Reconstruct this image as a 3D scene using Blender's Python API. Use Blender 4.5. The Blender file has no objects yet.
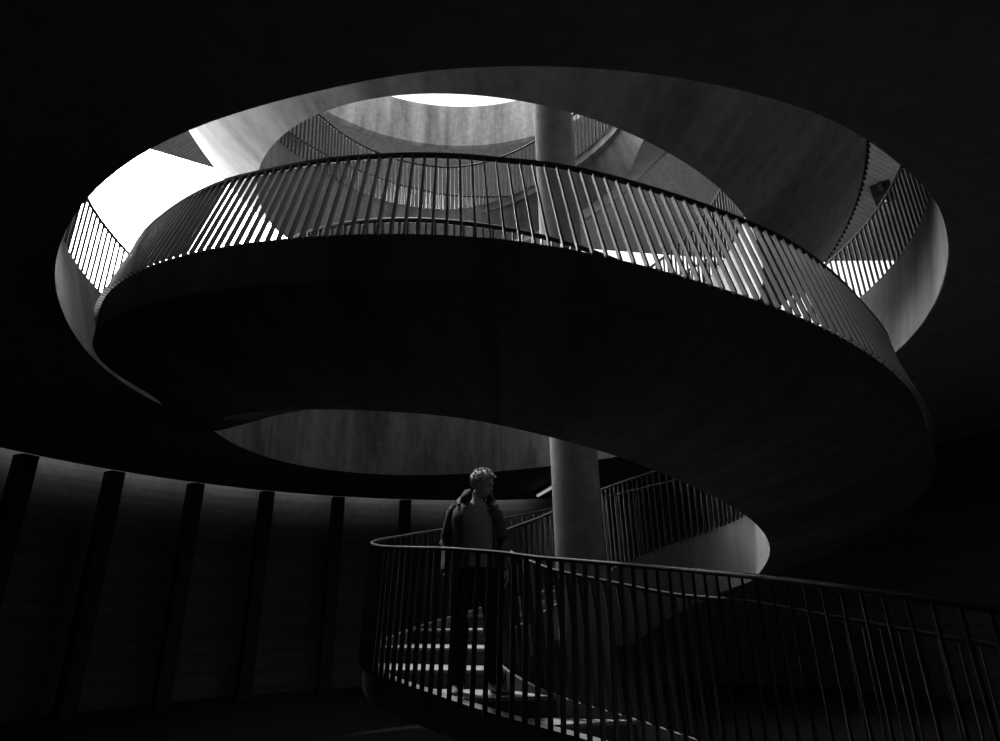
import bpy, math, random
from mathutils import Vector, Matrix

sc = bpy.context.scene
PI = math.pi
EYE = 1.6                                   # camera height above the floor

# ------------------------------------------------------------------ camera
cam_data = bpy.data.cameras.new('camera')
cam = bpy.data.objects.new('camera', cam_data)
sc.collection.objects.link(cam)
sc.camera = cam
cam_data.sensor_width = 36.0
cam_data.lens = 36.0 * 620.0 / 1000.0
cam_data.clip_start = 0.05
cam_data.clip_end = 300
pitch, roll = math.radians(21.3), math.radians(1.1)
fw = Vector((0, math.cos(pitch), math.sin(pitch)))
up = Vector((0, -math.sin(pitch), math.cos(pitch)))
rt = Vector((1, 0, 0))
r2 = rt * math.cos(roll) - up * math.sin(roll)
u2 = rt * math.sin(roll) + up * math.cos(roll)
cam.matrix_world = Matrix(((r2.x, u2.x, -fw.x, 0), (r2.y, u2.y, -fw.y, 0), (r2.z, u2.z, -fw.z, EYE), (0, 0, 0, 1)))

# ------------------------------------------------------------------ sky, exposure
SKY_LOW, SKY_GLOW = 1.4, 50.0
world = bpy.data.worlds.new('overcast_sky')
sc.world = world
world.use_nodes = True
bg = world.node_tree.nodes['Background']
wt = world.node_tree
wg = wt.nodes.new('ShaderNodeTexCoord')
ws = wt.nodes.new('ShaderNodeSeparateXYZ')
wr = wt.nodes.new('ShaderNodeValToRGB')      # bright cloud above the horizon, dull ground below it
wr.color_ramp.elements[0].position = 0.48
wr.color_ramp.elements[0].color = (0.01, 0.01, 0.01, 1)
wr.color_ramp.elements[1].position = 0.52
wr.color_ramp.elements[1].color = (1, 1, 1, 1)
wm = wt.nodes.new('ShaderNodeMath')
wm.operation = 'MULTIPLY_ADD'
wm.inputs[1].default_value = 0.5
wm.inputs[2].default_value = 0.5
wt.links.new(wg.outputs['Generated'], ws.inputs[0])
wt.links.new(ws.outputs['Z'], wm.inputs[0])
wt.links.new(wm.outputs[0], wr.inputs['Fac'])
wt.links.new(wr.outputs['Color'], bg.inputs['Color'])
wd = wt.nodes.new('ShaderNodeVectorMath')    # thin cloud glows strongest low on the left
wd.operation = 'DOT_PRODUCT'
gd = Vector((-0.80, 0.59, 0.11)).normalized()
wd.inputs[1].default_value = gd
wt.links.new(wg.outputs['Generated'], wd.inputs[0])
wl = wt.nodes.new('ShaderNodeMapRange')
wl.interpolation_type = 'SMOOTHSTEP'
wl.inputs['From Min'].default_value = 0.6
wl.inputs['From Max'].default_value = 1.0
wl.inputs['To Min'].default_value = SKY_LOW
wl.inputs['To Max'].default_value = SKY_GLOW
wt.links.new(wd.outputs['Value'], wl.inputs['Value'])
wt.links.new(wl.outputs['Result'], bg.inputs['Strength'])

sun_data = bpy.data.lights.new('sun', 'SUN')
sun_data.energy = 5.4
sun_data.angle = math.radians(4)
sun = bpy.data.objects.new('sun', sun_data)
sc.collection.objects.link(sun)
sun.location = (-3, 12, 24)
sun.rotation_euler = Vector((0.20, -0.27, -1.0)).to_track_quat('-Z', 'Y').to_euler()

sc.view_settings.view_transform = 'Standard'
sc.view_settings.look = 'None'
sc.view_settings.gamma = 1.0
sc.view_settings.use_curve_mapping = False
sc.view_settings.exposure = 0.0

# ------------------------------------------------------------------ helpers
COL = sc.collection


def tag(o, label=None, cat=None, group=None, kind=None):
    if label: o['label'] = label
    if cat: o['category'] = cat
    if group: o['group'] = group
    if kind: o['kind'] = kind
    return o


def empty(name, loc=(0, 0, 0), parent=None):
    o = bpy.data.objects.new(name, None)
    COL.objects.link(o)
    o.location = loc
    o.empty_display_size = 0.2
    if parent: o.parent = parent
    return o


class MB:
    """collects geometry for one mesh"""
    def __init__(self):
        self.v, self.f = [], []

    def add(self, vs, fs):
        b = len(self.v)
        self.v += [tuple(p) for p in vs]
        self.f += [tuple(i + b for i in f) for f in fs]

    def box(self, c, s, rz=0.0):
        cx, cy, cz = c
        hx, hy, hz = s[0] / 2, s[1] / 2, s[2] / 2
        ca, sa = math.cos(rz), math.sin(rz)
        vs = []
        for z in (-hz, hz):
            for x, y in ((-hx, -hy), (hx, -hy), (hx, hy), (-hx, hy)):
                vs.append((cx + x * ca - y * sa, cy + x * sa + y * ca, cz + z))
        self.add(vs, [(3, 2, 1, 0), (4, 5, 6, 7), (0, 1, 5, 4), (1, 2, 6, 5), (2, 3, 7, 6), (3, 0, 4, 7)])

    def loft(self, rings, closed=True, caps=True):
        """rings: list of equal-length point lists"""
        n = len(rings[0])
        vs = [p for r in rings for p in r]
        fs = []
        m = n if closed else n - 1
        for i in range(len(rings) - 1):
            for j in range(m):
                a, b = i * n + j, i * n + (j + 1) % n
                fs.append((a, b, b + n, a + n))
        if caps and closed:
            fs.append(tuple(reversed(range(n))))
            fs.append(tuple((len(rings) - 1) * n + j for j in range(n)))
        self.add(vs, fs)

    def tube(self, pts, r, k=8, flat=1.0):
        pts = [Vector(p) for p in pts]
        rings = []
        for i, p in enumerate(pts):
            t = (pts[min(i + 1, len(pts) - 1)] - pts[max(i - 1, 0)])
            t.normalize()
            side = t.cross(Vector((0, 0, 1)))
            if side.length < 1e-4: side = Vector((1, 0, 0))
            side.normalize()
            nrm = side.cross(t)
            rr = r[i] if isinstance(r, (list, tuple)) else r
            rings.append([p + side * (rr * math.cos(2 * PI * j / k)) + nrm * (rr * flat * math.sin(2 * PI * j / k)) for j in range(k)])
        self.loft(rings)

    def build(self, name, mat, parent=None, smooth=False, angle=35):
        me = bpy.data.meshes.new(name)
        me.from_pydata(self.v, [], self.f)
        me.validate()
        me.update()
        if mat: me.materials.append(mat)
        if smooth:
            me.polygons.foreach_set('use_smooth', [True] * len(me.polygons))
            me.set_sharp_from_angle(angle=math.radians(angle))
        o = bpy.data.objects.new(name, me)
        COL.objects.link(o)
        if parent: o.parent = parent
        return o


def lerp_table(tab, x):
    """piecewise cubic (monotone-ish Catmull-Rom) interpolation of (x, v...) rows"""
    if x <= tab[0][0]: return tuple(tab[0][1:])
    if x >= tab[-1][0]: return tuple(tab[-1][1:])
    for i in range(len(tab) - 1):
        if tab[i][0] <= x <= tab[i + 1][0]:
            break
    x0, x1 = tab[i][0], tab[i + 1][0]
    h = x1 - x0
    t = (x - x0) / h
    out = []
    for k in range(1, len(tab[0])):
        p0, p1 = tab[i][k], tab[i + 1][k]
        s = (p1 - p0) / h
        sl = (p0 - tab[i - 1][k]) / (x0 - tab[i - 1][0]) if i > 0 else s
        sr = (tab[i + 2][k] - p1) / (tab[i + 2][0] - x1) if i + 2 < len(tab) else s
        m0 = 0.0 if sl * s <= 0 else (sl + s) / 2
        m1 = 0.0 if sr * s <= 0 else (sr + s) / 2
        m0 = max(-3 * abs(s), min(3 * abs(s), m0))
        m1 = max(-3 * abs(s), min(3 * abs(s), m1))
        a = 2 * t ** 3 - 3 * t * t + 1
        b = t ** 3 - 2 * t * t + t
        c = -2 * t ** 3 + 3 * t * t
        d = t ** 3 - t * t
        out.append(a * p0 + b * h * m0 + c * p1 + d * h * m1)
    return tuple(out)


# ------------------------------------------------------------------ materials
def new_mat(name, rough=0.8, metal=0.0, spec=0.3):
    m = bpy.data.materials.new(name)
    m.use_nodes = True
    nt = m.node_tree
    b = nt.nodes['Principled BSDF']
    b.inputs['Roughness'].default_value = rough
    b.inputs['Metallic'].default_value = metal
    b.inputs['Specular IOR Level'].default_value = spec
    return m, nt, b


def N(nt, kind, **kw):
    n = nt.nodes.new(kind)
    for k, v in kw.items():
        setattr(n, k, v)
    return n


def ramp(nt, fac, stops):
    r = N(nt, 'ShaderNodeValToRGB')
    els = r.color_ramp.elements
    while len(els) < len(stops): els.new(0.5)
    for e, (p, c) in zip(els, stops):
        e.position = p
        e.color = (c, c, c, 1)
    nt.links.new(fac, r.inputs['Fac'])
    return r


def polar_coords(nt, cx, cy, sa, sr, sz):
    """(angle about the stair axis, distance, height) scaled: lets boards and stains follow the curve"""
    g = N(nt, 'ShaderNodeNewGeometry')
    sp = N(nt, 'ShaderNodeSeparateXYZ')
    nt.links.new(g.outputs['Position'], sp.inputs[0])
    def math_(op, a, b=None):
        n = N(nt, 'ShaderNodeMath', operation=op)
        for i, q in enumerate((a, b)):
            if q is None: continue
            if isinstance(q, (int, float)): n.inputs[i].default_value = q
            else: nt.links.new(q, n.inputs[i])
        return n.outputs[0]
    dx = math_('SUBTRACT', sp.outputs['X'], cx)
    dy = math_('SUBTRACT', sp.outputs['Y'], cy)
    ang = math_('ARCTAN2', dx, dy)
    rad = math_('SQRT', math_('ADD', math_('MULTIPLY', dx, dx), math_('MULTIPLY', dy, dy)))
    cb = N(nt, 'ShaderNodeCombineXYZ')
    nt.links.new(math_('MULTIPLY', ang, sa), cb.inputs[0])
    nt.links.new(math_('MULTIPLY', rad, sr), cb.inputs[1])
    nt.links.new(math_('MULTIPLY', sp.outputs['Z'], sz), cb.inputs[2])
    return cb.outputs[0], math_('MULTIPLY', ang, 1.0), math_


def concrete(name, lo, hi, scale, streak=(6, 0.6, 0.25), fine=0.12, rough=0.85, joints=None, boards=None):
    m, nt, b = new_mat(name, rough)
    vec, ang, math_ = polar_coords(nt, 0, 7.4, *streak)
    n1 = N(nt, 'ShaderNodeTexNoise')
    n1.inputs['Scale'].default_value = scale
    n1.inputs['Detail'].default_value = 6
    n1.inputs['Roughness'].default_value = 0.6
    nt.links.new(vec, n1.inputs['Vector'])
    r = ramp(nt, n1.outputs['Fac'], [(0.3, lo), (0.7, hi)])
    col = r.outputs['Color']
    g = N(nt, 'ShaderNodeNewGeometry')
    n2 = N(nt, 'ShaderNodeTexNoise')
    n2.inputs['Scale'].default_value = 9
    n2.inputs['Detail'].default_value = 8
    nt.links.new(g.outputs['Position'], n2.inputs['Vector'])
    r2_ = ramp(nt, n2.outputs['Fac'], [(0.35, 1 - fine), (0.65, 1 + fine)])
    mx = N(nt, 'ShaderNodeMix', data_type='RGBA', blend_type='MULTIPLY')
    mx.inputs[0].default_value = 1
    nt.links.new(col, mx.inputs[6])
    nt.links.new(r2_.outputs['Color'], mx.inputs[7])
    col = mx.outputs[2]
    for spec in (joints, boards):
        if not spec: continue
        count, width, dark = spec
        s = math_('ABSOLUTE', math_('SINE', math_('MULTIPLY', ang, count / 2.0)))
        rr = ramp(nt, s, [(0.0, dark), (width, 1.0)])
        mx = N(nt, 'ShaderNodeMix', data_type='RGBA', blend_type='MULTIPLY')
        mx.inputs[0].default_value = 1
        nt.links.new(col, mx.inputs[6])
        nt.links.new(rr.outputs['Color'], mx.inputs[7])
        col = mx.outputs[2]
    nt.links.new(col, b.inputs['Base Color'])
    bp = N(nt, 'ShaderNodeBump')
    bp.inputs['Strength'].default_value = 0.15
    bp.inputs['Distance'].default_value = 0.02
    nt.links.new(n2.outputs['Fac'], bp.inputs['Height'])
    nt.links.new(bp.outputs['Normal'], b.inputs['Normal'])
    return m


def plain(name, c, rough=0.6, metal=0.0, spec=0.4, var=0.15, scale=20):
    m, nt, b = new_mat(name, rough, metal, spec)
    tc = N(nt, 'ShaderNodeTexCoord')
    n = N(nt, 'ShaderNodeTexNoise')
    n.inputs['Scale'].default_value = scale
    n.inputs['Detail'].default_value = 4
    nt.links.new(tc.outputs['Object'], n.inputs['Vector'])
    r = ramp(nt, n.outputs['Fac'], [(0.3, c * (1 - var)), (0.7, c * (1 + var))])
    nt.links.new(r.outputs['Color'], b.inputs['Base Color'])
    return m


M = {}
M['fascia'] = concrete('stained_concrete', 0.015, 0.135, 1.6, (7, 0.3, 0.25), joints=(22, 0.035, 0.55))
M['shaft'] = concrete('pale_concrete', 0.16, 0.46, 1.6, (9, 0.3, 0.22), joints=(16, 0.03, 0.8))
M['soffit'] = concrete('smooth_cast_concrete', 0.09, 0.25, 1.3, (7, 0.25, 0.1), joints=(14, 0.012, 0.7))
M['soffit_shaded'] = concrete('shaded_cast_concrete', 0.06, 0.15, 1.3, (7, 0.25, 0.1))  # same concrete, with the shade of the lower flights put into its colour
M['pier'] = plain('dark_pier_paint', 0.03, 0.8, 0.0, 0.2)
M['ceiling'] = concrete('dark_cast_ceiling', 0.16, 0.24, 0.8, (1, 0.6, 1))
M['boards'] = concrete('board_marked_concrete', 0.22, 0.30, 2.0, (40, 0.4, 0.3), boards=(640, 0.5, 0.65))
M['wall'] = concrete('dark_render', 0.07, 0.14, 0.9, (1.5, 0.6, 9))
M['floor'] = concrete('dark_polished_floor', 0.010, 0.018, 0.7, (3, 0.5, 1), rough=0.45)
M['column'] = concrete('column_concrete', 0.08, 0.13, 1.5, (3, 1, 0.5))
M['steel'] = plain('blackened_steel', 0.02, 0.6, 0.0, 0.12)
M['rail_lit'] = plain('lit_rail_steel', 0.04, 0.5, 0.0, 0.12)  # same steel, lightened so the lower handrail looks lit
M['bar'] = plain('painted_flat_bar', 0.045, 0.55, 0.0, 0.3)
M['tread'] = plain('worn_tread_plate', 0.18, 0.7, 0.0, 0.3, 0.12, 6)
M['upper_tread'] = plain('low_bounce_tread_plate', 0.03, 0.7, 0.0, 0.3, 0.12, 6)  # treads darkened so less light bounces onto the flight overhead
M['riser'] = plain('dark_riser_plate', 0.012, 0.7)

# ------------------------------------------------------------------ the setting
CX, CY = 0.0, 7.4
H1, F1 = 2.7 + EYE, 3.85 + EYE              # underside and top of the first slab
H2, F2 = 10.5 + EYE, 11.7 + EYE             # underside and top of the second slab
NSEG = 180


def ring_of(fn, z, n=NSEG):
    out = []
    for i in range(n):
        a = 2 * PI * i / n
        r = fn(a)
        out.append((CX + r * math.cos(a), CY + r * math.sin(a), z))
    return out


def periodic(rows):
    rows = sorted(rows)
    ext = [(a - 360, r) for a, r in rows] + rows + [(a + 360, r) for a, r in rows]
    return lambda a: lerp_table(ext, math.degrees(a) % 360)[0]


# opening in the first slab: plan radius by bearing (0 = right, 90 = far, 270 = near)
hole_bottom = periodic([(0, 4.6), (20, 4.55), (45, 4.65), (70, 4.75), (85, 5.08), (100, 5.5), (113, 5.85), (125, 5.9), (138, 5.65),
                        (148, 5.25), (158, 4.82), (170, 4.64), (185, 4.63), (205, 4.64), (218, 4.70), (229, 4.76), (234, 4.79), (244, 4.84), (258, 4.87), (267, 4.91), (280, 4.92), (294, 4.91),
                        (303, 4.86), (310, 4.84), (318, 4.78), (330, 4.69), (345, 4.63)])
hole_top = periodic([(0, 4.85), (45, 4.8), (70, 4.85), (100, 5.6), (120, 5.9), (138, 5.75), (150, 5.3), (165, 5.08), (180, 5.05), (200, 5.0), (215, 4.92), (240, 4.95), (270, 5.0),
                     (300, 4.98), (320, 4.9), (340, 4.88)])


def hull_ring(mb, inner_lo, inner_hi, outer_lo, outer_hi, n=NSEG):
    """closed ring with a quad section"""
    vs, fs = [], []
    for rg in (inner_lo, inner_hi, outer_hi, outer_lo): vs += rg
    for k in range(4):
        for j in range(n):
            a, b = k * n + j, k * n + (j + 1) % n
            c, d = ((k + 1) % 4) * n + (j + 1) % n, ((k + 1) % 4) * n + j
            fs.append((a, b, c, d))
    mb.add(vs, fs)


mb = MB()
mb.add(ring_of(lambda a: 10.1, 0.0), [tuple(range(NSEG))])
mb.add(ring_of(lambda a: 10.1, -0.3), [tuple(reversed(range(NSEG)))])
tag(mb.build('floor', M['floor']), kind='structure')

mb = MB()
hull_ring(mb, ring_of(lambda a: 9.8, 0.0), ring_of(lambda a: 9.8, F1 - 0.25), ring_of(lambda a: 10.1, 0.0), ring_of(lambda a: 10.1, F1 - 0.25))
tag(mb.build('wall_back', M['wall'], smooth=True), kind='structure')

# first slab: ceiling of the room with the round opening; outside it a cove before the wall
mb = MB()
hull_ring(mb, ring_of(lambda a: hole_bottom(a) + 0.006, H1), ring_of(lambda a: hole_top(a) + 0.01, F1 - 0.02), ring_of(lambda a: 8.72, H1), ring_of(lambda a: 8.72, F1 - 0.02))
tag(mb.build('ceiling', M['ceiling']), kind='structure')
def plate_r(a):                            # the floor plate runs to the near and right-hand walls
    c, q = math.cos(a), math.sin(a)
    r = 60.0
    if q < 0: r = min(r, (CY + 6.9) / -q)
    if c > 0: r = min(r, 16.9 / c)
    if c < 0: r = min(r, 13.0 / -c)
    if q > 0: r = min(r, 11.0 / q)
    return max(10.2, r)


mb = MB()
hull_ring(mb, ring_of(lambda a: 8.6, F1 - 0.25), ring_of(lambda a: 8.6, F1 - 0.01), ring_of(plate_r, F1 - 0.25), ring_of(plate_r, F1 - 0.01))
tag(mb.build('floor_upper', M['floor']), kind='structure')


def far_lift(a):                           # parapet on the far side of the opening
    d = abs((math.degrees(a) - 108 + 180) % 360 - 180)
    return 0.0 if d > 58 else 0.8 * min(1, (58 - d) / 14)


mb = MB()
top = []
for i in range(NSEG):
    a = 2 * PI * i / NSEG
    r = hole_top(a)
    top.append((CX + r * math.cos(a), CY + r * math.sin(a), F1 + far_lift(a)))
top_o = []
for i in range(NSEG):
    a = 2 * PI * i / NSEG
    r = hole_top(a) + 0.14
    top_o.append((CX + r * math.cos(a), CY + r * math.sin(a), F1 + far_lift(a)))
hull_ring(mb, ring_of(hole_bottom, H1 + 0.004), top, ring_of(lambda a: hole_bottom(a) + 0.14, H1 + 0.004), top_o)
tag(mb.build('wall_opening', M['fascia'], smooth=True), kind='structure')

# second slab with its own round opening and the shaft up to the sky
OX, OR = -0.7, 4.55


def ring2(r, z, n=NSEG):
    return [(OX + r * math.cos(2 * PI * i / n), CY + r * math.sin(2 * PI * i / n), z) for i in range(n)]


outline = [(-20, 4.87), (-8.3, 11.87), (-7.15, 12.55), (0.2, 16.3), (2.59, 16.6), (6.08, 17.2), (10.8, 17.65), (17, 17.8), (17, -7), (-20, -7)]


def outline_at(a):                         # where a ray from the opening's centre meets the slab edge
    best = None
    d = (math.cos(a), math.sin(a))
    for i in range(len(outline)):
        (x0, y0), (x1, y1) = outline[i], outline[(i + 1) % len(outline)]
        ex, ey = x1 - x0, y1 - y0
        den = d[0] * ey - d[1] * ex
        if abs(den) < 1e-9: continue
        t = ((x0 - OX) * ey - (y0 - CY) * ex) / den
        s = ((x0 - OX) * d[1] - (y0 - CY) * d[0]) / den
        if t > 0 and -1e-6 <= s <= 1 + 1e-6 and (best is None or t < best): best = t
    return best


angs = [2 * PI * i / NSEG for i in range(NSEG)] + [math.atan2(y - CY, x - OX) % (2 * PI) for x, y in outline]
angs = sorted(angs)
inn = lambda z: [(OX + (OR + 0.01) * math.cos(a), CY + (OR + 0.01) * math.sin(a), z) for a in angs]
out = lambda z: [(OX + outline_at(a) * math.cos(a), CY + outline_at(a) * math.sin(a), z) for a in angs]
mb = MB()
hull_ring(mb, inn(H2), inn(F2 - 0.02), out(H2), out(F2 - 0.02), len(angs))
tag(mb.build('ceiling_upper', M['boards']), kind='structure')
mb = MB()
hull_ring(mb, ring2(OR, H2 - 0.01), ring2(OR, F2), ring2(OR + 0.12, H2 - 0.01), ring2(OR + 0.12, F2))
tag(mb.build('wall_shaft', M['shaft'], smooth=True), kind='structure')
mb = MB()
mb.box((-1.5, -6.85, (F1 + H2) / 2), (37, 0.3, H2 - F1))
tag(mb.build('wall_near', M['wall']), kind='structure')
mb = MB()
mb.box((16.8, 5.4, (F1 + H2) / 2), (0.3, 24.2, H2 - F1))
tag(mb.build('wall_right', M['wall']), kind='structure')

mb = MB()
mb.box((-10.1, 10.9, (F1 + H2) / 2), (2.0, 0.3, H2 - F1), math.radians(31))
mb.box((-19.85, -2.0, (F1 + H2) / 2), (0.3, 10.0, H2 - F1))  # unseen wall added to shut out sky light from the near left
tag(mb.build('wall_left_and_block', M['wall']), kind='structure')

# piers between the ceiling edge and the lit wall behind
for i, deg in enumerate((169.6, 159.0, 148.7, 138.1, 127.9, 117.0, 106.2, 95.7)):
    a = math.radians(deg)
    mb = MB()
    mb.box((0, 0, 0), (0.28, 0.27, H1 + 0.0), 0)
    mb.box((0, 0, -H1 / 2 + 0.06), (0.32, 0.31, 0.12), 0)
    o = mb.build('pier', M['pier'])
    o.location = (CX + 8.9 * math.cos(a), CY + 8.9 * math.sin(a), H1 / 2)
    o.rotation_euler = (0, 0, a)
    where = ['leftmost of the dark square piers, cut by the left edge of the picture', 'second dark square pier from the left along the lit back wall',
             'third dark square pier from the left along the lit back wall', 'fourth dark square pier from the left along the lit back wall',
             'fifth dark square pier from the left, left of the railing tip', 'dark square pier just above the tip of the lower handrail',
             'dark square pier half hidden behind the head and shoulder of the standing person', 'dark square pier just right of the standing person',
             'dark square pier hidden beside the round column', 'last dark square pier at the right end of the lit back wall'][i]
    tag(o, where, 'pier', 'piers along the lit back wall')

# ------------------------------------------------------------------ the helical stair
K = 0.60
H_OFF = 1.055
# lower run, by height above eye level: outer x y, inner x y
LOW = [(-1.62, 3.0, 0.9, 4.2, 2.6), (-1.35, 2.35, 1.6, 3.4, 3.4), (-1.12, 1.75, 2.4, 2.5, 4.2), (-0.95, 1.3, 3.4, 1.8, 4.65), (-0.863, 1.0, 4.05, 1.42, 4.82),
       (-0.77, 0.5, 4.58, 1.1, 4.92), (-0.723, 0.2, 4.8, 0.94, 4.97), (-0.583, -0.42, 5.08, 0.40, 5.16), (-0.443, -1.16, 5.92, 0.03, 5.62),
       (-0.303, -1.38, 6.8, -0.1, 6.1), (-0.163, -1.12, 7.5, 0.08, 6.6), (0.0, -0.55, 8.15, 0.42, 7.0), (0.2, 0.25, 8.75, 0.8, 7.4), (0.4, 0.98, 9.25, 1.18, 7.9),
       (0.62, 1.8, 9.65, 1.7, 8.42), (0.8, 2.7, 9.55, 2.22, 8.68), (0.9, 3.4, 9.1, 2.55, 8.52), (0.99, 3.95, 8.4, 2.8, 8.1), (1.055, 4.28, 7.4, 2.95, 7.4)]
RO = [(0, 4.28), (0.25, 4.28), (0.4, 4.29), (0.5, 4.36), (0.6, 4.33), (0.8, 4.33), (1.0, 4.36), (1.09, 4.4), (1.13, 3.95), (1.18, 3.55), (1.5, 3.5), (1.75, 3.8), (1.95, 4.4), (2.0, 4.5), (2.15, 4.5),
      (2.5, 4.4), (2.95, 4.25), (3.03, 4.2), (3.07, 4.0), (3.13, 3.84), (3.25, 3.8), (3.45, 4.1), (3.6, 4.36), (3.71, 4.14), (3.8, 3.94), (4.1, 4.1), (5, 4.2)]
RI = [(0, 2.95), (0.1, 2.9), (0.25, 2.85), (0.5, 2.9), (1, 2.95), (1.5, 3.0), (1.9, 3.3), (2.2, 3.36), (3.0, 3.3), (3.1, 3.05), (3.37, 3.05), (3.7, 2.6), (5, 2.6)]
RB = [(0, 2.86), (0.15, 2.82), (0.3, 2.78), (0.45, 2.9), (0.53, 2.98), (0.62, 2.88), (0.72, 2.8), (0.85, 2.9), (0.95, 3.25), (1.05, 3.6), (1.2, 3.3), (1.5, 3.0), (2.0, 3.2),
      (2.2, 3.26), (2.35, 3.18), (2.5, 3.15), (2.7, 3.17), (2.9, 3.16), (3.06, 3.18), (3.3, 3.15), (3.6, 3.2), (3.77, 3.12), (3.86, 2.85), (5, 2.8)]
TI = [(-5, 0.3), (-0.5, 0.35), (-0.25, 0.95), (-0.07, 0.8), (0.03, 0.71), (0.85, 0.7), (1.0, 0.65), (1.1, 0.45), (1.2, 0.25), (1.5, 0.25), (1.8, 0.9), (2.1, 1.52), (2.4, 1.5), (3.0, 1.55), (3.2, 1.4), (3.6, 0.72), (5, 0.7)]
TO = [(-5, 0.24), (0, 0.24), (0.3, 0.3), (0.7, 0.32), (0.9, 0.28), (1.0, 0.34), (1.05, 0.58), (1.085, 0.62), (1.13, 0.24), (1.16, 0.15), (1.5, 0.2), (1.9, 0.4), (2.1, 0.4), (3.02, 0.4), (3.1, 0.12), (3.4, 0.1), (3.6, 0.06), (5, 0.1)]
LEAN = [(-9, 0.04), (0.08, 0.04), (0.14, 0.08), (0.21, 0.25), (0.26, 0.32), (0.30, 0.36), (0.36, 0.45), (0.42, 0.51), (0.46, 0.55), (0.5, 0.60), (0.54, 0.59), (0.62, 0.56),
        (0.66, 0.54), (0.70, 0.48), (0.74, 0.43), (0.79, 0.34), (0.84, 0.20), (0.90, 0.04), (1.1, 0.05), (9, 0.05)]
H_END = H_OFF + K * 4.86 * PI


def phi_of(h):                             # in half turns, clockwise from the right-hand side
    return (h - H_OFF) / K / PI


def st(h):
    """outer edge, inner edge (tread level, relative to the eye) at ramp height h"""
    if h < H_OFF:
        ox, oy, ix, iy = lerp_table(LOW, h)
        return Vector((ox, oy)), Vector((ix, iy))
    p = phi_of(h)
    a = p * PI
    ro, ri = lerp_table(RO, p)[0], lerp_table(RI, p)[0]
    c, s = math.cos(a), -math.sin(a)
    return Vector((CX + ro * c, CY + ro * s)), Vector((CX + ri * c, CY + ri * s))


def inner_bottom(h):
    o, i = st(h)
    if h < H_OFF: return i
    p = phi_of(h)
    r = lerp_table(RB, p)[0]
    return Vector((CX + r * math.cos(p * PI), CY - r * math.sin(p * PI)))


def z_(h): return h + EYE


def v3(p, h): return Vector((p.x, p.y, z_(h)))


def section(h):
    o, i = st(h)
    d = (i - o).normalized()
    p = phi_of(h)
    ti, to = lerp_table(TI, p)[0], lerp_table(TO, p)[0]
    zb = max(h - ti, -1.6)
    zo = max(h - to, -1.6)
    ib = inner_bottom(h)
    w = 0.03
    wo = 0.10 if h < 1.5 else 0.05
    lo = max(h - 0.17, -1.6)
    pts = [v3(o, h), v3(o, zo)]
    for t in (0.25, 0.5, 0.75):            # gently dished underside
        q = o + (ib - o) * t
        pts.append(v3(q, zo + (zb - zo) * t - 0.10 * math.sin(PI * t) * min(1, ti)))
    pts += [v3(ib, zb), v3(i, h), v3(i - d * w, h), v3(i - d * w, lo), v3(o + d * wo, lo), v3(o + d * wo, h)]
    return pts


def frange(a, b, step):
    n = max(1, int(math.ceil((b - a) / step)))
    return [a + (b - a) * k / n for k in range(n + 1)]


RISE = 0.14
TREAD0 = -0.583


def fine_heights(a, b):
    return frange(a, b, 0.03)


def edge_curve(a, b, side):
    """list of (length, h) along an edge"""
    hs = frange(a, b, 0.004)
    out, L, prev = [], 0.0, None
    for h in hs:
        p = v3(st(h)[side], h)
        if prev is not None: L += (p - prev).length
        out.append((L, h))
        prev = p
    return out


def rail_h(h, side=0):
    if side == 0: return lerp_table([(-2, 1.1), (-0.7, 1.1), (-0.6, 1.06), (-0.45, 1.03), (-0.2, 1.03), (0.4, 1.05), (9, 1.05)], h)[0]
    return lerp_table([(-2, 0.97), (-0.95, 0.97), (-0.8, 0.91), (-0.6, 0.89), (-0.45, 0.96), (0.1, 0.97), (1.0, 1.05), (9, 1.05)], h)[0]


def rail_top(h, side):
    """point of the handrail axis belonging to ramp height h"""
    o, i = st(h)
    d = (i - o).normalized()
    p = phi_of(h)
    if side == 0:
        lean = lerp_table(LEAN, p)[0]
        q = o + d * (lean - 0.02)
        return v3(q, h + rail_h(h))
    return v3(i - d * 0.03, h + rail_h(h, 1))


def skew(p):                               # bars swing a little along the rail on the near sweep
    if p < 0.2 or p > 0.95: return 0.0
    w = min(1, (p - 0.2) / 0.1, (0.95 - p) / 0.1)
    return (p - 0.48) * 0.2 * w


def baluster(mb, h, side):
    o, i = st(h)
    d = (i - o).normalized()
    e = o if side == 0 else i
    sgn = -1 if side == 0 else 1
    base2 = e + d * (sgn * 0.012 - (0.0))
    p = phi_of(h)
    h2 = h + (skew(p) * PI * K if side == 0 else 0.0)
    top = rail_top(h2, side) - Vector((0, 0, 0.01))
    base = v3(base2, h - (0.40 if side == 0 and 1.95 < p < 2.35 else 0.03))
    # flat bar, broad way across the stair
    acr = Vector((d.x, d.y, 0)) * (0.019 if h < 0.6 else 0.0165)
    alg = Vector((-d.y, d.x, 0)) * 0.006
    if side == 0: b0 = base - acr
    else: b0 = base + acr
    r0 = [b0 - acr - alg, b0 + acr - alg, b0 + acr + alg, b0 - acr + alg]
    r1 = [top - acr - alg, top + acr - alg, top + acr + alg, top - acr + alg]
    mb.loft([r0, r1])


SPACING, LOW_SPACING = 0.084, 0.1


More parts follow.
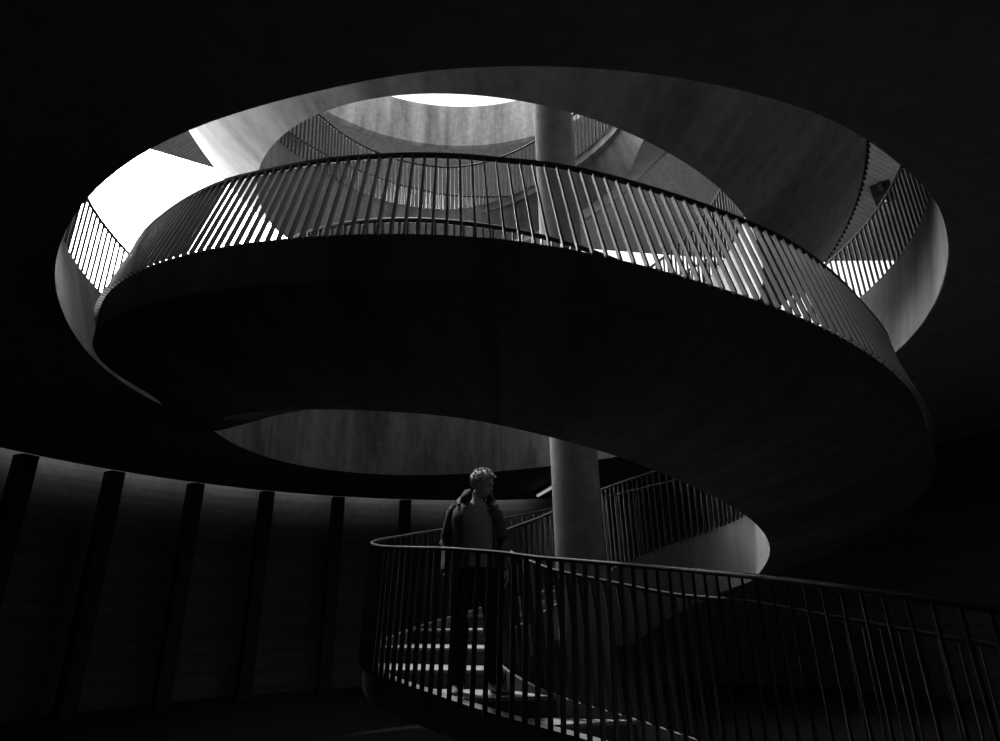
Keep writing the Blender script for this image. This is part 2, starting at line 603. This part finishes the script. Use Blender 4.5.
def build_flight(h0, h1, label, keep):
    """keep(side, phi) -> priority of a bar; the hundred highest become parts, the rest one mesh"""
    o0, i0 = st(h0)
    mid = (o0 + i0) / 2
    root = empty('spiral_stair_flight', (0, 0, 0))
    root.location = (mid.x, mid.y, z_(h0))
    tag(root, label, 'stair')
    off = -root.location

    def fin(mb, name, mat, parent, smooth=False, angle=35):
        mb.v = [tuple(Vector(p) + off) for p in mb.v]
        return mb.build(name, mat, parent, smooth, angle)
    mb = MB()
    mb.loft([section(h) for h in fine_heights(h0, h1)])
    fin(mb, 'soffit', M['soffit_shaded'] if h0 < 2 else M['soffit'], root, True, 28)
    # treads
    k = int(math.ceil((h0 - TREAD0) / RISE - 1e-6))
    while TREAD0 + k * RISE < h1:
        t = TREAD0 + k * RISE
        a, b = max(t, h0), min(t + RISE, h1)
        hs = frange(a, b, 0.035)
        mb = MB()
        rings = []
        for j, h in enumerate(hs):
            o, i = st(h)
            d = (i - o).normalized()
            o, i = o + d * (0.102 if h < 1.5 else 0.052), i - d * 0.032
            rings.append([v3(o, t), v3(i, t), v3(i, t - 0.025), v3(o, t - 0.025)])
        mb.loft(rings)
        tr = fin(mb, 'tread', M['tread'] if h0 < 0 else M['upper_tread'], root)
        mb = MB()
        o, i = st(a)
        d = (i - o).normalized()
        n = Vector((-d.y, d.x)) * 0.01
        mb.loft([[v3(o + d * 0.03 + n, t - 0.025), v3(o + d * 0.03 - n, t - 0.025), v3(o + d * 0.03 - n, t - 0.16), v3(o + d * 0.03 + n, t - 0.16)],
                 [v3(i - d * 0.03 + n, t - 0.025), v3(i - d * 0.03 - n, t - 0.025), v3(i - d * 0.03 - n, t - 0.16), v3(i - d * 0.03 + n, t - 0.16)]])
        fin(mb, 'riser', M['riser'], tr)
        k += 1
    # railings
    cand = []
    rails = []
    for side in (0, 1):
        mb = MB()
        mb.tube([rail_top(h, side) for h in frange(h0, h1, 0.025)], 0.016 if h0 < 0 else 0.022, 8)
        hr = fin(mb, 'handrail', M['rail_lit'] if h0 < 0 else M['steel'], root, True, 50)
        rails.append(hr)
        cv = edge_curve(h0, h1, side)
        spacing = LOW_SPACING if h0 < 0 else SPACING
        n = int(cv[-1][0] / spacing)
        j = 0
        for q in range(n):
            L = (q + 0.5) * spacing
            while cv[j][0] < L: j += 1
            (L0, a0), (L1, a1) = cv[j - 1], cv[j]
            h = a0 + (a1 - a0) * (L - L0) / (L1 - L0)
            cand.append((keep(side, phi_of(h)), side, h))
    cand.sort(key=lambda c: -c[0])
    for q, (pr, side, h) in enumerate(cand[:100]):
        mb = MB()
        baluster(mb, h, side)
        fin(mb, 'baluster', M['bar'], root)
    if len(cand) > 100:
        mb = MB()
        for pr, side, h in cand[100:]: baluster(mb, h, side)
        o = fin(mb, 'balusters', M['bar'], root)
        o['kind'] = 'stuff'
    return root


ph = lambda p: H_OFF + K * PI * p
build_flight(-1.6, H_OFF, 'lowest stair flight with the person standing on its lit treads, railed on both sides',
             lambda s, p: (2 if s == 0 else 1) - 0.1 * abs(p + 0.9))
build_flight(H_OFF, ph(1.15), 'broad black stair flight sweeping across the middle of the opening with slanted flat bar railing',
             lambda s, p: (2 if s == 0 and 0.22 < p < 1.0 else 0.5) - 0.1 * abs(p - 0.5))
build_flight(ph(1.15), ph(2.1), 'stair flight on the far right behind the slanted bars, daylight showing between its own balusters',
             lambda s, p: (2 if p > 1.6 else 0.5) + 0.3 * p)
build_flight(ph(2.1), ph(3.2), 'smooth pale stair flight overhead, bright underside on the left and dark towards the right',
             lambda s, p: (2 if (s == 1 and p > 2.85) or p < 2.3 else 0.5))
build_flight(ph(3.2), H_END, 'topmost stair flight, seen inside the loop below the skylight rim with thin bar railing',
             lambda s, p: (2 if s == 1 and p < 4 else 0.5) - 0.1 * p)

# ------------------------------------------------------------------ column through the stair well
mb = MB()
rings = []
for zz, rr in ((0.0, 0.27), (0.06, 0.27), (0.07, 0.25), (4.0, 0.25), (8.0, 0.25), (12.2, 0.25)):
    rings.append([(rr * math.cos(2 * PI * j / 40), rr * math.sin(2 * PI * j / 40), zz) for j in range(40)])
mb.loft(rings)
o = mb.build('column', M['column'], smooth=True)
o.location = (0.77, 6.5, 0)
tag(o, 'round concrete column rising through the stair well, light on its left side', 'column')

# ------------------------------------------------------------------ guard rail round the first floor opening
root = empty('guard_railing', (CX, CY, F1))
tag(root, 'guard railing of thin upright bars along the edge of the big round opening', 'railing')


def guard_pt(deg, dz, lean=0.0):
    a = math.radians(deg)
    r = hole_top(a) + 0.06 - lean
    return Vector((r * math.cos(a), r * math.sin(a), dz))


arcs = [(165, 285), (285, 400)]
mbr = MB()
mbr.tube([guard_pt(d, 0.87) for d in range(165, 401, 3)], 0.02, 8)
mbr.build('handrail', M['steel'], root, True, 50)
cand = []
d = 165.0
while d < 400:
    cand.append(d)
    d += math.degrees(0.11 / 4.95)
pri = lambda d: (2 if 180 < d < 232 or 312 < d < 372 else 0) + 0.001 * d
cand.sort(key=lambda d: -pri(d))


def guard_bar(mb, d):
    a = math.radians(d)
    e = Vector((math.cos(a), math.sin(a), 0)) * 0.014
    t = Vector((-math.sin(a), math.cos(a), 0)) * 0.006
    b, tp = guard_pt(d, -0.0), guard_pt(d, 0.86)
    mb.loft([[b - e - t, b + e - t, b + e + t, b - e + t], [tp - e - t, tp + e - t, tp + e + t, tp - e + t]])


for d in cand[:100]:
    mb = MB()
    guard_bar(mb, d)
    mb.build('baluster', M['bar'], root)
mb = MB()
for d in cand[100:]: guard_bar(mb, d)
o = mb.build('balusters', M['bar'], root)
o['kind'] = 'stuff'


# ------------------------------------------------------------------ lamps of the dark room and the upper ceiling
M['tube_glow'] = bpy.data.materials.new('lit_tube')
M['tube_glow'].use_nodes = True
_b = M['tube_glow'].node_tree.nodes['Principled BSDF']
_b.inputs['Base Color'].default_value = (0.8, 0.8, 0.8, 1)
_b.inputs['Emission Color'].default_value = (1, 1, 1, 1)
_b.inputs['Emission Strength'].default_value = 0.35


def along(mb, a, b, w, h, dz=0.0):
    a, b = Vector(a), Vector(b)
    d = (b - a).normalized()
    n = Vector((-d.y, d.x, 0)) * (w / 2)
    u = Vector((0, 0, h / 2))
    c = Vector((0, 0, dz))
    mb.loft([[a + n - u + c, a + n + u + c, a - n + u + c, a - n - u + c], [b + n - u + c, b + n + u + c, b - n + u + c, b - n - u + c]])


TUBE_A, TUBE_B = Vector((0.84, 15.06, H1 - 0.1)), Vector((1.3, 13.3, H1 - 0.1))
root = empty('tube_lamp', (TUBE_A + TUBE_B) / 2)
tag(root, 'slim lit tube lamp under the dark ceiling, just left of the round column', 'lamp')
half = (TUBE_B - TUBE_A) / 2
mb = MB()
along(mb, -half, half, 0.12, 0.05, 0.055)
mb.build('housing', M['steel'], root)
mb = MB()
mb.tube([-half * 0.95, half * 0.95], 0.032, 10)
mb.build('tube', M['tube_glow'], root, True, 50)

root = empty('ceiling_lamp', (10.4, 13.9, H2))
tag(root, 'small boxy lamp with bright lens under the board marked ceiling at far right', 'lamp')
root.rotation_euler = (0, 0, 0.9)
mb = MB()
mb.box((0, 0, -0.16), (0.62, 0.46, 0.30))
mb.box((0, 0, -0.33), (0.54, 0.38, 0.04))
mb.build('housing', M['steel'], root)
mb = MB()
for sx in (-1, 1): mb.box((sx * 0.33, 0, -0.14), (0.03, 0.10, 0.28))
mb.build('bracket', M['bar'], root)
mb = MB()
ringz = []
for q in range(7):
    t_ = q / 6 * PI / 2
    ringz.append([Vector((0.05 + 0.085 * math.cos(t_) * math.cos(2 * PI * j / 16), 0.085 * math.cos(t_) * math.sin(2 * PI * j / 16), -0.35 - 0.05 * math.sin(t_))) for j in range(16)])
mb.loft(ringz[:-1])
mb.build('lens', M['tube_glow'], root, True, 60)

# unseen area lights added above the ceiling edge to brighten the back wall
for i, deg in enumerate((174.5, 164.3, 153.8, 143.4, 133, 122.5, 111.6, 101, 90.6)):
    ld = bpy.data.lights.new('cove_fill', 'AREA')
    ld.shape = 'RECTANGLE'
    ld.size, ld.size_y = 1.45, 0.06
    ld.energy = 3.2
    lo_ = bpy.data.objects.new('cove_fill', ld)
    COL.objects.link(lo_)
    a = math.radians(deg)
    lo_.location = (CX + 9.33 * math.cos(a), CY + 9.33 * math.sin(a), H1 + 0.28)
    zax = -Vector((math.cos(a), math.sin(a), 0.32)).normalized()
    xax = Vector((-math.sin(a), math.cos(a), 0))
    lo_.rotation_euler = Matrix((xax, zax.cross(xax), zax)).transposed().to_euler()

# ------------------------------------------------------------------ the person on the stair
M['skin'] = plain('skin', 0.17, 0.55, 0, 0.4, 0.08, 30)
M['hair'] = plain('grey_hair', 0.17, 0.6, 0, 0.4, 0.35, 60)
M['jacket'] = plain('dark_jacket_cloth', 0.05, 0.8, 0, 0.25, 0.2, 30)
M['sweater'] = plain('grey_sweater_knit', 0.16, 0.95, 0, 0.1, 0.2, 50)
M['trousers'] = plain('black_trouser_cloth', 0.012, 0.9, 0, 0.1)
M['shoe'] = plain('shoe_leather', 0.06, 0.6, 0, 0.3)

PX, PY, PZ = -0.235, 5.38, EYE + TREAD0
root = empty('person', (PX, PY, PZ))
tag(root, 'person standing on the lower stair in open dark jacket and grey sweater, head turned aside', 'person')


def ell_ring(c, rx, ry, yaw=0.0, n=20, a0=0.0, a1=360.0, tilt=None):
    """ellipse round c; angle 0 points to the figure's front (towards -y)"""
    out = []
    cy, sy = math.cos(yaw), math.sin(yaw)
    for j in range(n):
        t = math.radians(a0 + (a1 - a0) * j / (n if a1 - a0 >= 360 else n - 1))
        x, y = rx * math.sin(t), -ry * math.cos(t)
        out.append(Vector((c[0] + x * cy - y * sy, c[1] + x * sy + y * cy, c[2])))
    return out


def limb(mb, pts, rad, k=14):
    mb.tube(pts, rad, k)
    mb.f = mb.f


def ball(mb, c, r, mat=None, n=18, m=12):
    rings = []
    for i in range(1, m):
        p = PI * i / m
        rings.append([Vector((r[0] * math.sin(p) * math.cos(2 * PI * j / n), r[1] * math.sin(p) * math.sin(2 * PI * j / n), -r[2] * math.cos(p))) for j in range(n)])
    b = MB()
    b.loft(rings)
    for q in b.v:
        v = Vector(q)
        if mat: v = mat @ v
        mb.v.append(tuple(v + Vector(c)))
    off = len(mb.v) - len(b.v)
    mb.f += [tuple(i + off for i in f) for f in b.f]


YAW = math.radians(14)
# joints, relative to the root
NECK = Vector((0.03, 0.0, 1.47))
SHO = {-1: Vector((-0.175, 0.03, 1.42)), 1: Vector((0.165, -0.02, 1.40))}
ELB = {-1: Vector((-0.255, 0.07, 1.13)), 1: Vector((0.235, 0.03, 1.12))}
WRI = {-1: Vector((-0.25, -0.06, 0.90)), 1: Vector((0.255, -0.09, 0.90))}
HIP = {-1: Vector((-0.09, 0.01, 0.90)), 1: Vector((0.10, 0.0, 0.90))}
KNE = {-1: Vector((-0.125, -0.04, 0.49)), 1: Vector((0.13, -0.02, 0.49))}
ANK = {-1: Vector((-0.14, 0.03, 0.09)), 1: Vector((0.155, 0.02, 0.09))}
HC = Vector((0.065, -0.035, 1.615))
hx = Vector((0.90, -0.30, -0.42)).normalized()
hz = (Vector((0.12, -0.05, 1)) - hx * hx.dot(Vector((0.12, -0.05, 1)))).normalized()
hy = hz.cross(hx)
HM = Matrix((hx, hy, hz)).transposed()

b = MB()
rings = []
for z, rx, ry, cx, cy in ((0.84, 0.15, 0.105, 0, 0.01), (0.95, 0.165, 0.11, 0, 0.01), (1.08, 0.145, 0.10, 0, 0.01), (1.25, 0.165, 0.115, 0, 0.01), (1.36, 0.175, 0.11, 0, 0.01),
                          (1.43, 0.14, 0.085, 0.005, 0.01), (1.47, 0.075, 0.065, 0.02, 0.005), (1.51, 0.056, 0.058, 0.03, 0.0), (1.56, 0.055, 0.058, 0.035, -0.005)):
    rings.append(ell_ring((cx, cy, z), rx, ry, YAW))
b.loft(rings)
for sd in (-1, 1):
    limb(b, [SHO[sd], (SHO[sd] + ELB[sd]) / 2 + Vector((sd * 0.006, 0, 0)), ELB[sd], (ELB[sd] * 0.6 + WRI[sd] * 0.4), WRI[sd]], [0.056, 0.048, 0.040, 0.040, 0.027])
    limb(b, [HIP[sd], HIP[sd] * 0.5 + KNE[sd] * 0.5, KNE[sd], KNE[sd] * 0.65 + ANK[sd] * 0.35 + Vector((0, 0.02, 0)), ANK[sd], ANK[sd] - Vector((0, 0, 0.05))], [0.088, 0.075, 0.055, 0.055, 0.036, 0.038])
    # hand: palm, four unequal bent fingers, thumb from the side of the palm
    w = WRI[sd]
    dn = Vector((0.0, -0.25, -1)).normalized()
    fwd = Vector((0, -1, 0.25)).normalized()
    inn_ = Vector((-sd, 0, 0))
    rows = []
    for t, wd, th in ((0.0, 0.026, 0.018), (0.03, 0.036, 0.019), (0.07, 0.041, 0.016), (0.092, 0.038, 0.012)):
        c = w + dn * t
        rows.append([c + fwd * (wd * math.cos(2 * PI * j / 12)) + inn_ * (th * math.sin(2 * PI * j / 12)) for j in range(12)])
    b.loft(rows)
    for q, ln in enumerate((0.072, 0.082, 0.076, 0.058)):
        st_ = w + dn * 0.085 + fwd * (0.029 - 0.0195 * q)
        p1 = st_ + dn * ln * 0.45 + inn_ * 0.006
        p2 = p1 + (dn * 0.85 + inn_ * 0.5).normalized() * ln * 0.32
        p3 = p2 + (dn * 0.55 + inn_ * 0.8).normalized() * ln * 0.26
        limb(b, [st_, p1, p2, p3], [0.0095, 0.0088, 0.008, 0.0062], 8)
    t0 = w + dn * 0.022 + fwd * 0.026
    t1 = t0 + (dn * 0.75 + fwd * 0.6 + inn_ * 0.25).normalized() * 0.04
    t2 = t1 + (dn * 0.95 + fwd * 0.2 + inn_ * 0.2).normalized() * 0.032
    limb(b, [t0, t1, t2], [0.013, 0.011, 0.008], 8)
# head: skull, jaw, nose, brow, lips, ears
ball(b, HC + HM @ Vector((-0.012, 0, 0.022)), (0.098, 0.075, 0.092), HM)
ball(b, HC + HM @ Vector((0.022, 0, -0.052)), (0.066, 0.056, 0.064), HM)
ball(b, HC + HM @ Vector((0.062, 0, -0.092)), (0.024, 0.026, 0.020), HM)
nz = MB()
nz.loft([[HC + HM @ Vector(p) for p in r] for r in (
    [(0.070, -0.010, 0.020), (0.070, 0.010, 0.020), (0.088, 0.006, 0.022), (0.088, -0.006, 0.022)],
    [(0.070, -0.013, 0.0), (0.070, 0.013, 0.0), (0.100, 0.007, -0.002), (0.100, -0.007, -0.002)],
    [(0.066, -0.018, -0.022), (0.066, 0.018, -0.022), (0.114, 0.010, -0.020), (0.114, -0.010, -0.020)],
    [(0.066, -0.014, -0.032), (0.066, 0.014, -0.032), (0.100, 0.008, -0.032), (0.100, -0.008, -0.032)])])
b.add(nz.v, nz.f)
ball(b, HC + HM @ Vector((0.078, 0, 0.032)), (0.014, 0.048, 0.010), HM)
ball(b, HC + HM @ Vector((0.082, 0, -0.052)), (0.010, 0.024, 0.006), HM)
ball(b, HC + HM @ Vector((0.080, 0, -0.064)), (0.010, 0.021, 0.006), HM)
for sd in (-1, 1):
    ball(b, HC + HM @ Vector((-0.010, sd * 0.074, -0.008)), (0.020, 0.010, 0.032), HM)
body = b.build('body', M['skin'], root, True, 180)
rm = body.modifiers.new('remesh', 'REMESH')
rm.mode = 'VOXEL'
rm.voxel_size = 0.0065
rm.use_smooth_shade = True
sm = body.modifiers.new('smooth', 'SMOOTH')
sm.factor, sm.iterations = 0.5, 3
for sd in (-1, 1):
    mb = MB()
    ball(mb, HC + HM @ Vector((0.073, sd * 0.030, 0.010)), (0.012, 0.013, 0.011), HM)
    e = mb.build('eye', M['sweater'], body, True)
    mb = MB()
    ball(mb, HC + HM @ Vector((0.083, sd * 0.031, 0.009)), (0.004, 0.006, 0.006), HM)
    mb.build('iris', M['trousers'], body, True)
# hair: a tousled cap over the crown and the back of the head
random.seed(4)
mb = MB()
n, m = 30, 16
rings = []
for i in range(1, m):
    p = PI * i / m
    row = []
    for j in range(n):
        t = 2 * PI * j / n
        v = Vector((0.108 * math.sin(p) * math.cos(t), 0.085 * math.sin(p) * math.sin(t), 0.100 * math.cos(p)))
        low = -0.095 + max(0, v.x + 0.05) / 0.14 * 0.155
        if v.z < low:                       # tuck the lower part in under the hairline
            k_ = 0.72
            v = Vector((v.x * k_, v.y * k_, low - 0.004))
        else:
            v *= 1 + random.uniform(-0.04, 0.07)
        row.append(HC + HM @ (v + Vector((-0.012, 0, 0.026))))
    rings.append(row)
mb.loft(rings)
hair = mb.build('hair', M['hair'], root, True, 180)
mb = MB()
for q in range(230):                         # loose locks
    t, p = random.uniform(0, 2 * PI), random.uniform(0.0, 1.75)
    v = Vector((0.108 * math.sin(p) * math.cos(t), 0.085 * math.sin(p) * math.sin(t), 0.100 * math.cos(p))) + Vector((-0.012, 0, 0.026))
    if v.z < -0.095 + max(0, v.x + 0.05) / 0.14 * 0.155 + 0.04: continue
    d = Vector((random.uniform(-1, 0.6), random.uniform(-1, 1), random.uniform(-0.1, 0.7))).normalized()
    a_, c_ = HC + HM @ (v * 0.98), HC + HM @ (v * 1.05 + d * 0.022)
    mb.tube([a_, (a_ + c_) / 2 + Vector((0, 0, 0.006)), c_ - Vector((0, 0, 0.004))], [0.007, 0.006, 0.002], 5)
mb.build('locks', M['hair'], hair, True, 180)

# sweater
mb = MB()
rings = []
for z, rx, ry in ((0.93, 0.172, 0.128), (0.955, 0.178, 0.132), (1.08, 0.165, 0.122), (1.25, 0.178, 0.128), (1.36, 0.182, 0.122), (1.42, 0.150, 0.098), (1.45, 0.100, 0.080), (1.475, 0.068, 0.068)):
    rings.append(ell_ring((0.004, 0.008, z), rx, ry, YAW, 32))
mb.loft(rings)
mb.build('sweater', M['sweater'], root, True, 60)
# jacket: open down the front, with thickness, collar and sleeves
mb = MB()
prof = ((0.84, 0.215, 0.155, 52), (0.90, 0.212, 0.152, 50), (1.05, 0.196, 0.142, 46), (1.20, 0.200, 0.143, 44), (1.32, 0.206, 0.140, 42), (1.40, 0.196, 0.125, 40), (1.445, 0.150, 0.105, 38), (1.475, 0.105, 0.092, 36))
rings = []
for z, rx, ry, a0 in prof:
    wob = 0.004 * math.sin(z * 40)
    o_ = ell_ring((0.004, 0.01, z), rx + wob, ry + wob, YAW, 30, a0, 360 - a0)
    i_ = ell_ring((0.004, 0.01, z), rx - 0.014, ry - 0.014, YAW, 30, a0 + 1, 359 - a0)
    rings.append(o_ + i_[::-1])
mb.loft(rings)
jk = mb.build('jacket', M['jacket'], root, True, 60)
for sd in (-1, 1):
    mb = MB()
    pts, rad = [], []
    for t in range(13):
        u = t / 12
        p_ = SHO[sd].lerp(ELB[sd], u * 2) if u < 0.5 else ELB[sd].lerp(WRI[sd], (u - 0.5) * 2)
        pts.append(p_)
        rad.append(0.066 - 0.022 * u + 0.003 * math.sin(t * 2.4))
    pts[0] = SHO[sd] + Vector((-sd * 0.03, 0, 0.012))
    mb.tube(pts, rad, 16)
    mb.build('sleeve', M['jacket'], jk, True, 60)
mb = MB()
rings = []
for z, rx, ry, a0 in ((1.455, 0.135, 0.105, 40), (1.50, 0.108, 0.098, 34), (1.545, 0.104, 0.100, 40), (1.56, 0.112, 0.110, 44), (1.53, 0.128, 0.122, 42), (1.47, 0.150, 0.125, 40)):
    rings.append(ell_ring((0.018, 0.015, z), rx, ry, YAW, 26, a0, 360 - a0))
mb.loft([list(r) for r in rings] , closed=False, caps=False)
cl = mb.build('collar', M['jacket'], jk, True, 60)
so = cl.modifiers.new('thick', 'SOLIDIFY')
so.thickness = 0.010
mb = MB()                                   # hood lying rolled round the neck
mb.tube([(-0.135, -0.085, 1.435), (-0.135, -0.02, 1.475), (-0.115, 0.06, 1.50), (-0.05, 0.125, 1.505), (0.04, 0.135, 1.50), (0.12, 0.07, 1.49), (0.15, -0.01, 1.465), (0.14, -0.085, 1.42)],
        [0.012, 0.026, 0.036, 0.044, 0.044, 0.034, 0.024, 0.012], 12)
mb.build('hood', M['jacket'], jk, True, 60)
# trousers
mb = MB()
rings = [ell_ring((0.004, 0.008, z), rx, ry, YAW, 24) for z, rx, ry in ((0.80, 0.168, 0.118), (0.86, 0.176, 0.122), (0.95, 0.172, 0.118), (0.97, 0.160, 0.11))]
mb.loft(rings)
tr = mb.build('trousers', M['trousers'], root, True, 60)
for sd in (-1, 1):
    mb = MB()
    pts = [HIP[sd] + Vector((0, 0, -0.01)), HIP[sd].lerp(KNE[sd], 0.5), KNE[sd], KNE[sd].lerp(ANK[sd], 0.5) + Vector((0, 0.012, 0)), ANK[sd] + Vector((0, 0, 0.02)), ANK[sd] - Vector((0, 0, 0.025))]
    mb.tube(pts, [0.100, 0.090, 0.074, 0.068, 0.062, 0.066], 16)
    mb.build('trouser_leg', M['trousers'], tr, True, 60)
# shoes
for sd, yaw in ((-1, -0.15), (1, 0.45)):
    mb = MB()
    a = ANK[sd]
    rings = []
    f = Vector((math.sin(yaw), -math.cos(yaw), 0))
    g = Vector((math.cos(yaw), math.sin(yaw), 0))
    for t, w_, h_ in ((-0.085, 0.020, 0.05), (-0.07, 0.034, 0.085), (-0.01, 0.038, 0.095), (0.04, 0.040, 0.075), (0.10, 0.047, 0.055), (0.15, 0.044, 0.045), (0.185, 0.028, 0.035), (0.195, 0.012, 0.024)):
        c = Vector((a.x, a.y, 0.0)) + f * t
        row = []
        for j in range(14):
            q = 2 * PI * j / 14
            zz = h_ * (0.5 + 0.5 * math.sin(q))
            row.append(c + g * (w_ * math.cos(q)) + Vector((0, 0, max(0.002, zz))))
        rings.append(row)
    mb.loft(rings)
    sh = mb.build('shoe', M['shoe'], root, True, 50)
    mb = MB()
    for t in (0.035, 0.055, 0.075):
        c = Vector((a.x, a.y, 0.074 - (t - 0.035) * 0.45)) + f * t
        mb.tube([c - g * 0.022, c + Vector((0, 0, 0.006)), c + g * 0.022], 0.004, 6)
    mb.build('laces', M['sweater'], sh, True)
